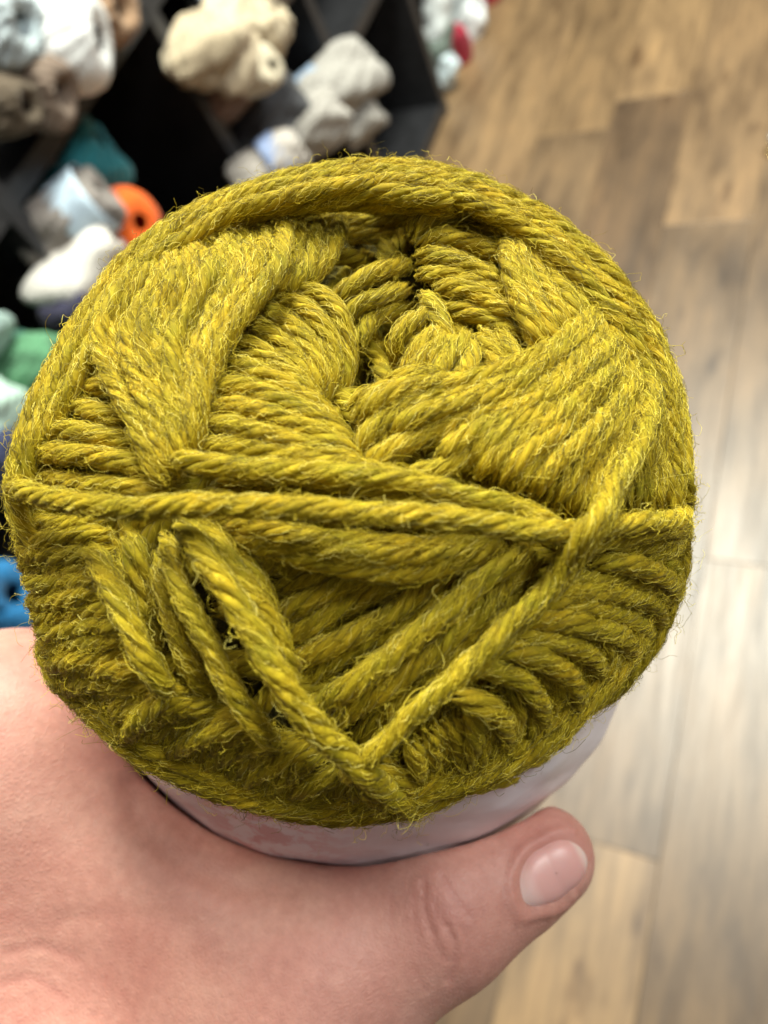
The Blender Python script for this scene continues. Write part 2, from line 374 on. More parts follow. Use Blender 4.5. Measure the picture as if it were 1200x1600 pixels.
# beyond the end panel
put('yarn_skein', 'tall white skein beside the black end panel, at the top edge', 682, 22, -1.05, (0.3, 0.2, 1), 0.042, 0.20, (0.70, 0.74, 0.74), hole=0.1, group='skeins beyond the end panel')
put('yarn_skein', 'grey green skein low beside the black end panel', 688, 78, -1.06, (0.3, 0.2, 1), 0.042, 0.16, (0.16, 0.20, 0.17), hole=0.1, group='skeins beyond the end panel')
put('yarn_skein', 'white skein at the top edge, right of the crimson skein', 735, 40, -1.03, (0.5, 0.1, 0.8), 0.046, 0.14, (0.72, 0.75, 0.76), hole=0.1, group='skeins beyond the end panel')
put('yarn_skein', 'pale grey skein at the very top, behind the crimson skein', 715, 5, -1.08, (0.5, 0.1, 0.8), 0.045, 0.14, (0.50, 0.54, 0.54), hole=0.1, group='skeins beyond the end panel')
put('yarn_skein', 'crimson skein standing upright among the white skeins', 717, 72, -1.02, (0.15, -0.35, 1), 0.035, 0.15, (0.42, 0.012, 0.045), hole=0.1, group='skeins beyond the end panel')
put('yarn_skein', 'dark red skein at the top edge nearest the plank floor', 762, 5, -1.03, (0.5, 0.1, 0.5), 0.048, 0.12, (0.26, 0.008, 0.012), hole=0.1, group='skeins beyond the end panel')
put('yarn_skein', 'small pale blue white skein, lowest beyond the end panel', 700, 112, -1.02, (0.5, 0.1, 0.8), 0.028, 0.10, (0.62, 0.72, 0.76), hole=0.1, group='skeins beyond the end panel')
put('yarn_skein', 'pink skein sticking out under the crimson skein', 735, 88, -1.04, (0.5, 0.1, 0.6), 0.030, 0.10, (0.50, 0.25, 0.27), hole=0.1, group='skeins beyond the end panel')

# small round metal foot at the right edge of the picture
fp = W(1200, 240, z=0.0)
foot = empty('furniture_foot', (fp[0]+0.006, fp[1], 0)); tag(foot, 'small round brass foot on the planks at the right edge', 'foot')
def lathe(prof, n=32):
    th = np.linspace(0, 2*np.pi, n, endpoint=False); pr = np.asarray(prof)
    P = np.stack([pr[:, 0][:, None]*np.cos(th), pr[:, 0][:, None]*np.sin(th), np.repeat(pr[:, 1][:, None], n, 1)], -1)
    idx = np.arange(len(pr)*n).reshape(len(pr), n)
    q = np.stack([idx[:-1], np.roll(idx, -1, 1)[:-1], np.roll(idx, -1, 1)[1:], idx[1:]], -1).reshape(-1, 4)
    return P.reshape(-1, 3), q
obj('ring', mesh_np('ring', *lathe([(0.004, 0.001), (0.0115, 0.001), (0.013, 0.004), (0.012, 0.008), (0.009, 0.009), (0.006, 0.007), (0.004, 0.001)])), M_BRASS, foot)
obj('stem', mesh_np('stem', *lathe([(0.0, 0.004), (0.0035, 0.004), (0.0035, 0.03), (0.006, 0.034), (0.006, 0.05), (0.0, 0.05)])), M_STEEL, foot)

# ------------------------------------------------------------------ the olive skein
SC = np.array([-0.50, -0.42, 10.2])                # centre in camera space, cm
_al, _be = math.radians(27), math.radians(-3)
SA = np.array([math.sin(_be), -math.sin(_al)*math.cos(_be), -math.cos(_al)*math.cos(_be)])
_, SU, SV = ortho(SA)
SR, SH, SP = 4.4, 3.2, 2.5
def sk_F(P):
    d = P-SC; z = d@SA; rho = np.linalg.norm(d-z[..., None]*SA, axis=-1)
    zf = np.clip(z, 0, None)/SH
    Rb = SR*(1-0.10*np.clip(-z/6.0, 0, 2)**2)
    return (rho/Rb)**SP+zf**SP-1
def sk_N(P):
    e = 1e-3; g = np.stack([(sk_F(P+e*np.eye(3)[i])-sk_F(P-e*np.eye(3)[i])) for i in range(3)], -1)
    return g/np.linalg.norm(g, axis=-1, keepdims=True)
def sk_D(P):
    """approximate distance (cm) from the smooth skein surface"""
    d = P-SC; z = d@SA; rho = np.linalg.norm(d-z[..., None]*SA, axis=-1)
    zf = np.clip(z, 0, None); Rb = SR*(1-0.10*np.clip(-z/6.0, 0, 2)**2)
    g = ((rho/Rb)**SP+(zf/SH)**SP)**(1/SP)
    return np.hypot(rho, zf)*(1-1/np.maximum(g, 1e-6))
_ts = np.linspace(5.0, 12.0, 420)
def sk_hit(px, py, lift):
    r = ray(px, py)
    Fv = np.stack([sk_D(r*t)-lift for t in _ts], -1)
    neg = Fv < 0; hit = neg.any(-1); k = np.where(hit, neg.argmax(-1), 1); k = np.maximum(k, 1)
    i = np.arange(len(k)); f0, f1 = Fv[i, k-1], Fv[i, k]
    t = _ts[k-1]+(_ts[k]-_ts[k-1])*np.clip(f0/(f0-f1+1e-12), 0, 1)
    t = np.where(hit, t, _ts[Fv.argmin(-1)])
    return r*t[:, None]
def hole_mm(px, py):
    return 11*np.exp(-(((px-588)/95)**2+((py-470)/120)**2))
skein_base = c2w(SC-SA*6.2)
skein = empty('yarn_skein', skein_base)
tag(skein, 'large olive green yarn skein in the foreground, held in the hand', 'yarn')

def label_R(z):
    """the band flares over the fat middle of the skein"""
    return np.interp(-z, [-3, 0.15, 1.2, 2.6, 3.6, 5.4, 8], [4.2, 4.2, 4.44, 4.70, 4.74, 4.5, 4.3])
STR = []        # (path Nx3 in cm camera space, radius cm, density weight, hair seed)
def add_strand(pts, lift=0.0, w=2.1, wrap=True):
    """pts: (x, y[, lift]) in photograph pixels; lift in mm above the smooth skein surface"""
    P = np.array([(p[0], p[1], p[2] if len(p) > 2 else lift) for p in pts], float)
    e = np.sqrt(((P[:, 0]-545)/540)**2+((P[:, 1]-765)/527)**2)
    k = 1-0.032*np.clip((e-0.85)/0.15, 0, 1)        # half a strand inside the outline
    P[:, 0] = 545+(P[:, 0]-545)*k; P[:, 1] = 765+(P[:, 1]-765)*k
    n = max(16, int(np.linalg.norm(np.diff(P[:, :2], axis=0), axis=1).sum()/6))
    Q = catmull(P, n)
    path = sk_hit(Q[:, 0], Q[:, 1], Q[:, 2]*0.1)
    if wrap: path = wrap_end(wrap_end(path)[::-1])[::-1]
    STR.append(finish(path, w))
def wrap_end(path):
    """a strand that reaches the outline goes on round the side of the skein"""
    p = path[-1]; x, y = 600+FPX*p[0]/p[2], 800+FPX*p[1]/p[2]
    if ((x-545)/540)**2+((y-765)/527)**2 < 0.84: return path
    d = p-SC; z = d@SA; q = d-z*SA; rho = np.linalg.norm(q); th = math.atan2(q@SV, q@SU)
    d2 = path[-6]-SC; z2 = d2@SA; q2 = d2-z2*SA; dth = th-math.atan2(q2@SV, q2@SU); dth = (dth+np.pi) % (2*np.pi)-np.pi
    ds = np.linalg.norm(p-path[-6])+1e-6; dth, dz = dth/ds, (z-z2)/ds
    zz, tt, out = z, th, []
    for i in range(14):
        f = min(1, i/6); dzi = dz*(1-f)+(-0.9)*f
        zz += dzi*0.16; tt += dth*0.16*(1-0.5*f)
        target = min(rho, 4.38) if zz > 0 else float(label_R(zz))-0.20
        rho += (target-rho)*0.5
        if zz < -2.2: break
        out.append(SC+zz*SA+rho*(math.cos(tt)*SU+math.sin(tt)*SV))
    return np.vstack([path, out]) if out else path
def finish(path, w, step=0.05):
    for _ in range(6):
        path[1:-1] = 0.25*path[:-2]+0.5*path[1:-1]+0.25*path[2:]
    s = np.r_[0, np.cumsum(np.linalg.norm(np.diff(path, axis=0), axis=1))]
    m = max(8, int(s[-1]/step)); t = np.linspace(0, s[-1], m)
    path = np.stack([np.interp(t, s, path[:, i]) for i in range(3)], -1)
    # slight natural wander
    k = rng.uniform(0, 6.28, 6)
    for i in range(3):
        path[:, i] += 0.012*np.sin(t*2.3+k[i])+0.006*np.sin(t*6.1+k[i+3])
    return [path, w*0.05*rng.uniform(0.94, 1.06)]
def bundle(A, B, n, lift=0.0, w=2.65, jit=4, lj=0.5, ends=(0, 0), frac=None):
    A = catmull(np.array([(p[0], p[1]) for p in A], float), 24); B = catmull(np.array([(p[0], p[1]) for p in B], float), 24)
    for i in range(n):
        f = (i+0.0)/(n-1) if n > 1 else 0.5
        P = A*(1-f)+B*f
        k = rng.uniform(0, 6.28, 2); tt = np.linspace(0, 1, 24)
        P = P+jit*np.stack([np.sin(4*tt+k[0]), np.sin(5*tt+k[1])], -1)
        L = lift+rng.uniform(-lj, lj)+0.3*np.sin(6*tt+k[0])
        L = L+ends[0]*np.clip(1-tt/0.15, 0, 1)+ends[1]*np.clip((tt-0.85)/0.15, 0, 1)
        add_strand([(x, y, l) for (x, y), l in zip(P[::2], L[::2])], w=w)
#STRANDS
add_strand([(640,246),(560,248),(480,257),(400,277),(330,306),(262,345),(202,391),(155,442),(105,512),(62,592),(33,660),(14,725),(6,790)], 1.0)
add_strand([(735,300,-1.0),(640,262,1.2),(560,262,1.3),(480,272,1.2),(400,292,0.9),(330,322,0.7),(270,358,0.6),(215,400,0.6),(170,455,0.6),(122,525,0.6),(78,605,0.6),(48,680,0.6),(30,745,0.0)])
add_strand([(745,312,-2.0),(690,285,1.1),(620,276,1.8),(540,284,1.9),(470,297,1.7),(400,313,1.4),(345,335,1.1),(300,365,0.8),(235,405,0.7),(192,455,0.7),(145,535,0.7),(100,620,0.3),(68,690,0.0)])
add_strand([(760,330,-4.0),(700,306,0.8),(630,298,1.2),(560,300,0.7),(500,312,0.3),(430,325,0.0),(350,345,-1.0),(310,362,-2.0)])
add_strand([(770,340,-5.0),(700,322,-0.6),(620,314,-0.4),(540,316,-1.2),(460,328,-2.0),(390,342,-3.0),(340,358,-4.0)])
add_strand([(200,470,0.0),(160,530,-0.4),(120,600,-0.6),(95,650,-1.0),(75,700,-1.5)])
# right rim bundle
add_strand([(560,262,-1.2),(620,248,0.6),(690,252,1.0),(760,272,1.0),(840,312,0.8),(915,368,0.6),(980,432,0.5),(1030,500,0.4),(1052,555,0.3),(1062,620,0.2)])
add_strand([(600,262,-0.6),(660,258,1.2),(730,278,1.4),(810,318,1.2),(880,365,1.0),(945,425,0.9),(1000,492,0.7),(1035,550,0.5),(1050,610,0.3),(1060,680,0.0)], w=2.19)
add_strand([(660,272,0.4),(720,296,1.3),(790,330,1.2),(850,372,1.0),(910,425,0.9),(958,478,0.8),(1000,530,0.6),(1025,590,0.4),(1035,650,0.0)], w=2.13)
add_strand([(700,292,-0.6),(760,325,0.3),(820,362,0.3),(880,412,0.2),(930,462,0.2),(970,520,0.2),(1000,570,0.2)])
add_strand([(730,318,-1.8),(790,350,-1.2),(850,392,-0.9),(900,440,-0.9),(940,490,-0.6)])
add_strand([(1030,520,0.2),(1045,580,0.3),(1055,640,0.2),(1068,700,0.1),(1072,760,0.0)])
# left swath
bundle([(268,382),(215,420),(172,480),(150,528),(165,580),(196,632),(228,690),(250,737),(272,776)],
       [(446,350),(430,410),(392,475),(352,530),(328,585),(314,640),(302,690),(296,715),(292,725)], 10, 1.2, 2.05, 3, 0.4, (-4,-1.5))
# strands over the far wall of the hole
add_strand([(468,345,-3.7),(462,390,-3.1),(445,430,-3.1),(420,462,-4.3)])
add_strand([(500,345,-4.3),(488,395,-3.7),(468,435,-3.7),(440,462,-5.0)])
add_strand([(535,345,-5.0),(515,395,-4.3),(490,430,-4.7),(462,452,-5.6)])
add_strand([(645,412,-6.8),(600,420,-5.6),(555,440,-5.6),(520,468,-6.8)], w=2.19)
add_strand([(640,452,-8.1),(600,462,-6.8),(560,478,-6.8),(535,505,-8.1)])
add_strand([(650,480,-9.3),(605,488,-8.7),(575,500,-8.1),(560,540,-8.7)])
add_strand([(620,340,-8.1),(600,372,-8.1),(610,420,-8.7),(600,470,-9.9)])
add_strand([(660,330,-5.6),(630,362,-6.8),(620,400,-8.1)])
add_strand([(470,340,-4.3),(540,346,-5.6),(610,350,-6.2),(690,338,-4.3)])
add_strand([(500,362,-6.2),(560,366,-7.1),(630,368,-7.4),(690,356,-5.6)])
add_strand([(560,395,-15.4),(585,430,-16.5),(590,480,-17.7),(580,540,-17.7)])
add_strand([(640,390,-15.4),(625,430,-16.5),(615,480,-17.7),(590,530,-18.8)])
add_strand([(545,600,-15.4),(570,570,-16.5),(590,530,-17.7),(610,500,-16.5)])
# inner left bump
add_strand([(462,452,-6),(502,460,-4),(530,490,-4),(541,540,-5),(537,590,-6),(512,622,-7),(495,640,-8)], w=2.16)
add_strand([(430,472,-5),(470,482,-3),(505,515,-3),(520,560,-3.5),(512,605,-4),(490,635,-5)], w=2.16)
add_strand([(405,482,-4),(440,498,-2.2),(475,530,-2),(492,575,-2.2),(490,615,-3),(478,640,-4)], w=2.16)
add_strand([(385,505,-3.5),(420,522,-1.8),(455,553,-1.5),(472,590,-1.8),(478,625,-2.5)], w=2.16)
add_strand([(360,535,-3),(395,545,-1.2),(430,568,-1),(462,595,-1),(485,625,-1.8),(500,655,-3)], w=2.16)
add_strand([(335,570,-3),(370,572,-1),(415,588,-0.5),(455,610,-0.5),(495,640,-1),(530,675,-2)], w=2.16)
add_strand([(315,608,-2),(360,602,-0.3),(410,612,0),(460,634,0),(510,665,0),(552,705,-1)], w=2.16)
add_strand([(308,640,-2),(355,634,0),(410,645,0.4),(465,664,0.5),(515,690,0.4),(560,720,0)], w=2.16)
add_strand([(302,668,-2),(350,664,0.2),(405,675,0.7),(465,692,0.9),(520,712,0.8),(580,738,0.4),(640,758,-1)], w=2.16)
add_strand([(298,698,-2),(345,694,-0.2),(400,702,0.4),(460,712,0.8),(530,728,0.8),(600,746,0.6),(680,768,-0.5)], w=2.16)
# long strands above the main one
add_strand([(262,715,-1),(292,722,2),(345,724,2.2),(400,732,2.2),(480,737,2.2),(560,744,2.2),(640,755,2),(720,773,2),(800,792,1.6),(870,815,1.5)], w=2.13)
add_strand([(330,742,-2),(420,744,-0.6),(500,750,0.2),(580,760,0.6),(680,775,0.8),(770,798,0.6),(840,820,0)], w=2.04)
add_strand([(240,760,-4),(330,768,-4),(450,772,-4),(580,780,-3.5),(700,794,-3),(800,812,-2)], w=2.04)
# main strand
add_strand([(-6,764,1),(35,772,3),(110,784,3.6),(200,792,4),(300,791,4.2),(400,793,4.4),(500,798,4.4),(600,801,4.4),(700,808,4.2),(790,822,4),(860,834,3.4),(915,831,2.6),(975,820,2.6),(1035,813,2.4),(1086,812,1)], w=1.97)
add_strand([(870,845,1),(930,843,1),(990,836,1),(1050,828,1),(1090,826,0)], w=1.97)
# crossing strand, upper right down to the bottom point
add_strand([(1022,585,0.6),(1026,630,1.6),(1010,668,2),(992,705,2.2),(972,742,2.8),(950,780,4),(930,815,6),(908,850,5),(880,882,3),(850,920,2.2),(805,965,2),(755,1015,2),(700,1068,2),(645,1122,2),(595,1168,2),(560,1196,1.6),(540,1212,-1)], w=1.77)
add_strand([(1012,640,0),(990,690,0.8),(968,735,1.6),(955,775,2.6),(940,812,4.6),(920,850,3.4),(895,885,1.6),(862,925,0.6),(820,968,0.2),(775,1010,0),(720,1060,-0.6)], w=1.74)
# right swath
bundle([(925,478),(868,530),(800,572),(735,600),(650,610),(592,630),(540,668)],
       [(1046,590),(1030,640),(1003,690),(975,740),(950,785),(935,812),(925,830)], 15, 0.8, 2.0, 5, 0.6, (-2,-2.5))
add_strand([(700,640,-0.5),(650,640,0.2),(605,652,0.3),(572,682,0.2),(556,712,-1)])
add_strand([(745,650,-0.5),(700,668,0),(650,685,0.3),(600,705,0.3),(560,735,-1)])
add_strand([(770,680,-1),(720,712,-0.2),(670,735,-0.2),(620,748,-1)])
# strands beside the hole, right
add_strand([(640,372,-3.5),(662,346,-2.2),(715,333,-1.8),(758,350,-1.8),(790,388,-2.0)], w=2.28)
add_strand([(650,388,-4.5),(690,372,-3.0),(740,378,-2.8),(790,405,-2.5)])
add_strand([(648,402,-4.0),(690,402,-2.8),(740,418,-2.5),(790,446,-2.2)], w=2.19)
add_strand([(655,430,-5.0),(705,432,-3.5),(755,448,-3.2),(800,475,-3.0)])
add_strand([(680,452,-4.0),(725,452,-2.8),(768,472,-2.5),(805,505,-2.2)], w=2.13)
add_strand([(690,482,-4.5),(735,490,-3.8),(780,510,-3.5),(815,535,-3.0)])
add_strand([(662,462,-4.0),(678,482,-2.8),(692,512,-2.5),(705,545,-2.5)])
add_strand([(618,575,-7),(618,540,-4.2),(632,512,-3.0),(655,495,-2.8),(678,486,-5)], w=2.05)
add_strand([(632,598,-5),(640,566,-3.2),(658,538,-2.4),(680,518,-2.4),(700,505,-4)], w=2.05)
add_strand([(640,600,-3),(655,572,-2.2),(680,545,-1.8),(710,525,-3)], w=2.05)
add_strand([(730,520,-2.5),(712,545,-1.7),(690,572,-1.3),(672,600,-1.0)])
add_strand([(745,535,-2.2),(738,565,-1.5),(722,590,-1.1),(705,612,-0.8)])
add_strand([(755,520,-2.0),(766,552,-1.2),(782,585,-0.8),(790,610,-0.6)])
add_strand([(780,515,-2.0),(796,548,-1.1),(810,575,-0.8),(820,600,-0.6)])
add_strand([(600,606,-4.0),(620,592,-2.0),(655,590,-1.2),(700,598,-0.8)])
add_strand([(545,640,-3.0),(575,618,-2.0),(615,606,-1.1),(660,602,-0.8)])
# beneath the right rim
bundle([(792,378),(800,425),(818,475),(838,525),(850,560)], [(872,352),(915,392),(942,438),(958,480),(968,510)], 7, -0.6, 2.2, 3, 0.4, (-1.5,-1.5))
# side wraps right
bundle([(1028,650),(1012,710),(995,760),(985,805)], [(1074,610),(1082,690),(1084,760),(1086,805)], 6, -0.8, 2.3, 3, 0.3, (0,-1))
# lower right
add_strand([(925,866,-1.5),(985,857,-0.6),(1040,848,-0.6),(1088,836,-1)])
add_strand([(918,884,-1),(965,880,0.5),(1015,890,0.8),(1058,905,0.4),(1072,935,-0.5)], w=2.19)
add_strand([(880,912,-1.5),(940,904,-0.8),(1000,912,-0.8),(1050,930,-0.8),(1062,960,-1)])
add_strand([(866,930,-1),(925,925,-0.2),(985,932,-0.2),(1035,948,-0.5),(1050,985,-1)])
add_strand([(838,952,-1.5),(900,945,-0.4),(960,958,-0.6),(1010,975,-1),(1030,1010,-1.4)])
add_strand([(822,972,-1),(885,970,0.2),(940,982,0),(985,1005,-0.6),(1000,1050,-1.4)], w=2.19)
add_strand([(800,995,-1),(860,1000,0),(905,1012,-0.2),(940,1040,-0.8),(950,1090,-1.6)])
add_strand([(775,1018,-1),(830,1020,0.3),(872,1038,0.2),(900,1070,-0.5),(905,1120,-1.4)], w=2.19)
add_strand([(745,1045,-1),(795,1052,0.3),(832,1078,0.2),(850,1115,-0.6),(848,1160,-1.4)], w=2.19)
add_strand([(705,1082,-1),(745,1098,0.2),(780,1112,0),(795,1150,-1),(790,1190,-1.5)], w=2.19)
bundle([(640,1150),(650,1200),(640,1250),(622,1288)], [(1052,905),(1058,950),(1030,1015),(992,1072)], 19, -1.6, 2.2, 4, 0.5, (0,-0.6))
# beneath the main strand
bundle([(350,815),(480,840),(640,852),(790,850)], [(372,842),(520,878),(640,897),(795,846)], 3, -0.6, 2.25, 3, 0.3, (-2,-2))
# deep diagonals in the lower triangle
add_strand([(420,892,-5.8),(480,880,-5.0),(560,862,-4.3)])
add_strand([(425,925,-5.8),(480,905,-5.0),(560,880,-4.3),(620,868,-3.6)])
add_strand([(428,965,-5.4),(485,935,-4.3),(560,905,-4.0),(630,882,-3.6)], w=2.13)
add_strand([(438,1000,-5.8),(510,962,-4.7),(590,920,-4.3),(660,888,-4.3)])
add_strand([(448,1040,-5.0),(525,1005,-3.6),(600,962,-3.6),(680,905,-3.6),(720,880,-3.6)], w=2.19)
add_strand([(470,1068,-5.8),(540,1025,-5.0),(620,975,-5.0),(700,915,-5.0)])
add_strand([(478,1118,-3.6),(540,1080,-1.2),(600,1035,-0.7),(655,988,-0.4),(705,945,-0.3),(760,898,-0.3),(825,862,-0.7)], w=2.24)
add_strand([(510,1142,-3.6),(580,1090,-2.4),(650,1040,-2.2),(715,985,-2.2),(775,930,-2.2),(845,868,-1.8)])
add_strand([(545,1165,-4.3),(605,1115,-3.6),(680,1055,-3.2),(750,985,-2.9),(830,910,-2.5)])
# lower left legs
add_strand([(285,815,-0.5),(312,858,2.2),(348,920,3),(392,985,3.2),(432,1052,3.2),(474,1108,3),(520,1160,2.6),(562,1200,2),(600,1240,0.6),(640,1275,-0.5)], w=2.44)
add_strand([(312,818,-2),(345,862,0),(380,915,0.8),(412,965,0.6),(440,1015,0),(462,1058,-1.5)], w=2.13)
add_strand([(345,820,-4),(375,862,-2.4),(402,910,-2),(428,965,-3)], w=1.88)
add_strand([(258,838,-2),(272,890,0.4),(300,955,1),(330,1015,1),(365,1078,0.8),(405,1138,0.4),(432,1165,-1.5)], w=1.97)
add_strand([(250,860,-3),(258,920,-1.6),(275,985,-1.4),(300,1045,-1.6),(330,1090,-3)], w=1.88)
add_strand([(128,835,-3),(158,880,-0.6),(182,935,1),(205,990,1.4),(232,1040,1.2),(262,1084,-0.5)], w=2.24)
add_strand([(205,825,-4),(215,890,-3),(232,960,-3),(250,1020,-4)], w=1.97)
add_strand([(165,825,-3.5),(185,880,-2.6),(212,945,-2.6)], w=1.97)
# left side wraps
bundle([(8,815),(60,822),(120,815),(175,812)], [(70,1078),(120,1060),(180,1045),(245,1050)], 11, -1.4, 2.2, 3, 0.4, (0,-1.2))
bundle([(80,820),(95,880),(115,940)], [(200,830),(215,900),(240,985)], 4, -2.6, 2.4, 3, 0.3, (-1,-1))
# left triangle under the rim
add_strand([(105,600,-2.5),(140,602,-1),(175,615,-1.5)])
add_strand([(92,632,-2),(135,638,-0.6),(200,662,-1.5)])
add_strand([(62,668,-1.5),(105,672,0),(160,684,-0.4),(222,700,-1.5)])
add_strand([(42,706,-1),(95,712,0.2),(160,716,0),(238,738,-1)], w=2.19)
add_strand([(35,742,-1.5),(110,752,-0.8),(180,758,-1),(260,775,-1.5)])
# bottom wraps
bundle([(85,1095),(150,1065),(210,1062),(262,1072)], [(360,1272),(420,1228),(475,1190),(525,1180)], 13, -1.5, 2.2, 4, 0.5, (-0.6,-1))
bundle([(375,1278),(440,1245),(500,1215),(545,1205)], [(520,1296),(545,1268),(560,1235),(565,1205)], 4, -1.5, 2.2, 3, 0.4, (-0.6,-1))
bundle([(565,1198),(580,1235),(600,1270),(610,1292)], [(585,1185),(625,1212),(640,1250),(650,1285)], 3, -1.0, 2.3, 3, 0.4, (-0.6,-1))
add_strand([(262,1080,0),(235,1110,0.4),(205,1140,0.3),(180,1175,-0.8)], w=2.04)
add_strand([(930,876,-2.2),(990,868,-1.6),(1040,862,-1.2),(1082,856,-0.8)])
add_strand([(940,890,-3),(1000,882,-2.4),(1050,880,-1.8),(1080,884,-1)])
add_strand([(1078,800,-0.6),(1084,850,-0.6),(1076,910,-0.6),(1060,960,-0.8)], wrap=False)
# smooth lower edge
add_strand([(88,1085,-1.6),(130,1128,-0.6),(210,1198,-0.4),(330,1246,-0.4),(450,1272,-0.4),(560,1277,-0.4),(700,1244,-0.4),(830,1184,-0.4),(930,1108,-0.4),(1005,1030,-0.6)], w=1.99)
add_strand([(110,1078,-2),(150,1118,-1),(225,1180,-0.9),(340,1228,-1),(455,1254,-1),(560,1258,-1),(690,1226,-1),(815,1166,-1),(910,1095,-1),(985,1015,-1)], w=1.99)
add_strand([(150,1150,-0.5),(250,1216,-0.5),(360,1262,-0.5),(470,1288,-0.5),(570,1290,-0.5),(700,1258,-0.5),(800,1212,-0.5)], w=1.99)
#ENDSTRANDS
N_FRONT = len(STR)
# lower layers that show only in the gaps
for i in range(120):
    cx, cy = rng.uniform(60, 1030), rng.uniform(290, 1240)
    if ((cx-545)/500)**2+((cy-765)/490)**2 > 0.95: continue
    an = rng.choice([0.1, -0.75, 0.9, 1.4])+rng.uniform(-0.2, 0.2); ln = rng.uniform(140, 240)
    pts = []
    for s in (-1, -0.33, 0.33, 1):
        x, y = cx+s*ln*math.cos(an), cy+s*ln*math.sin(an)
        r = math.hypot((x-545)/525, (y-765)/510)
        if r > 0.93: x, y = 545+(x-545)*0.93/r, 765+(y-765)*0.93/r
        low = 4*math.exp(-(((x-560)/150)**2+((y-960)/120)**2))
        pts.append((x, y, -4.2-1.2*hole_mm(x, y)-low+(-1 if abs(s) == 1 else 0)))
    add_strand(pts, w=2.3, wrap=False)
N_UNDER = len(STR)
# wraps along the sides and the back end, wound round the axis
def side_strand(th0, dth, z0, z1, r_add, w=2.7):
    t = np.linspace(0, 1, 60); th = th0+dth*t; z = z0+(z1-z0)*t
    Rb = SR*(1-0.10*np.clip(-z/6.0, 0, 2)**2)
    tail = np.clip((-z-4.6)/1.6, 0, 1); Rb = Rb*np.sqrt(np.clip(1-tail**2.4, 0.02, 1))+r_add
    P = SC+z[:, None]*SA+Rb[:, None]*(np.cos(th)[:, None]*SU+np.sin(th)[:, None]*SV)
    STR.append(finish(P, w))
for i in range(52):
    th0 = 2*np.pi*i/52+rng.uniform(-0.03, 0.03)
    side_strand(th0, 0.9, 0.1, -6.1, -0.20+rng.uniform(-0.03, 0.03))
N_ALL = len(STR)

def frames(P):
    T = np.gradient(P, axis=0); T /= np.linalg.norm(T, axis=1, keepdims=True)
    n = np.cross(T[0], [0.3, 0.5, 0.81]); n /= np.linalg.norm(n)
    N = np.empty_like(P)
    for i in range(len(P)):
        n = n-T[i]*(n@T[i]); n /= np.linalg.norm(n); N[i] = n
    return T, N, np.cross(T, N)
NP_, SEG = 5, 6
def strand_mesh(P, r, twist=1.0):
    """four plies twisted round each other"""
    T, N, B = frames(P); m = len(P)
    s = np.r_[0, np.cumsum(np.linalg.norm(np.diff(P, axis=0), axis=1))]
    pitch = r*2*4.8
    ph0 = rng.uniform(0, 6.28)
    V, Fc, UV = [], [], []
    plies = []
    for k in range(NP_):
        a = ph0+k*2*np.pi/NP_-2*np.pi*s/pitch+0.25*np.sin(s*1.7+k)
        off = r*0.56*(1+0.06*np.sin(s*3.1+2*k))
        c = P+off[:, None]*(np.cos(a)[:, None]*N+np.sin(a)[:, None]*B)
        pr = r*0.47*(1+0.07*np.sin(s*9+1.3*k+ph0)+0.05*np.sin(s*23+k*2.1))
        end = np.clip(np.minimum(np.arange(m), np.arange(m)[::-1])/3.0, 0.05, 1)
        pr = pr*end
        plies.append((c, pr, a))
        Tc = np.gradient(c, axis=0); Tc /= np.linalg.norm(Tc, axis=1, keepdims=True)
        n1 = np.cos(a)[:, None]*N+np.sin(a)[:, None]*B
        n1 = n1-Tc*(n1*Tc).sum(1, keepdims=True); n1 /= np.linalg.norm(n1, axis=1, keepdims=True); b1 = np.cross(Tc, n1)
        ph = np.linspace(0, 2*np.pi, SEG, endpoint=False)
        ring = c[:, None]+pr[:, None, None]*(np.cos(ph)[None, :, None]*n1[:, None]+np.sin(ph)[None, :, None]*b1[:, None])
        base = k*m*SEG
        idx = base+np.arange(m*SEG).reshape(m, SEG); nx = np.roll(idx, -1, 1)
        ring = ring+rng.normal(0, 0.045, ring.shape[:2])[..., None]*(ring-c[:, None]); V.append(ring.reshape(-1, 3)); Fc.append(np.stack([idx[:-1], nx[:-1], nx[1:], idx[1:]], -1).reshape(-1, 4))
        u = np.repeat(s[:, None]*4, SEG, 1)+k*13+ph0*7
        vv = np.repeat((np.abs(np.linspace(-1, 1, SEG)))[None], m, 0)
        UV.append(np.stack([u, vv], -1).reshape(-1, 2))
    return np.vstack(V), np.vstack(Fc), np.vstack(UV), plies, s, (T, N, B)

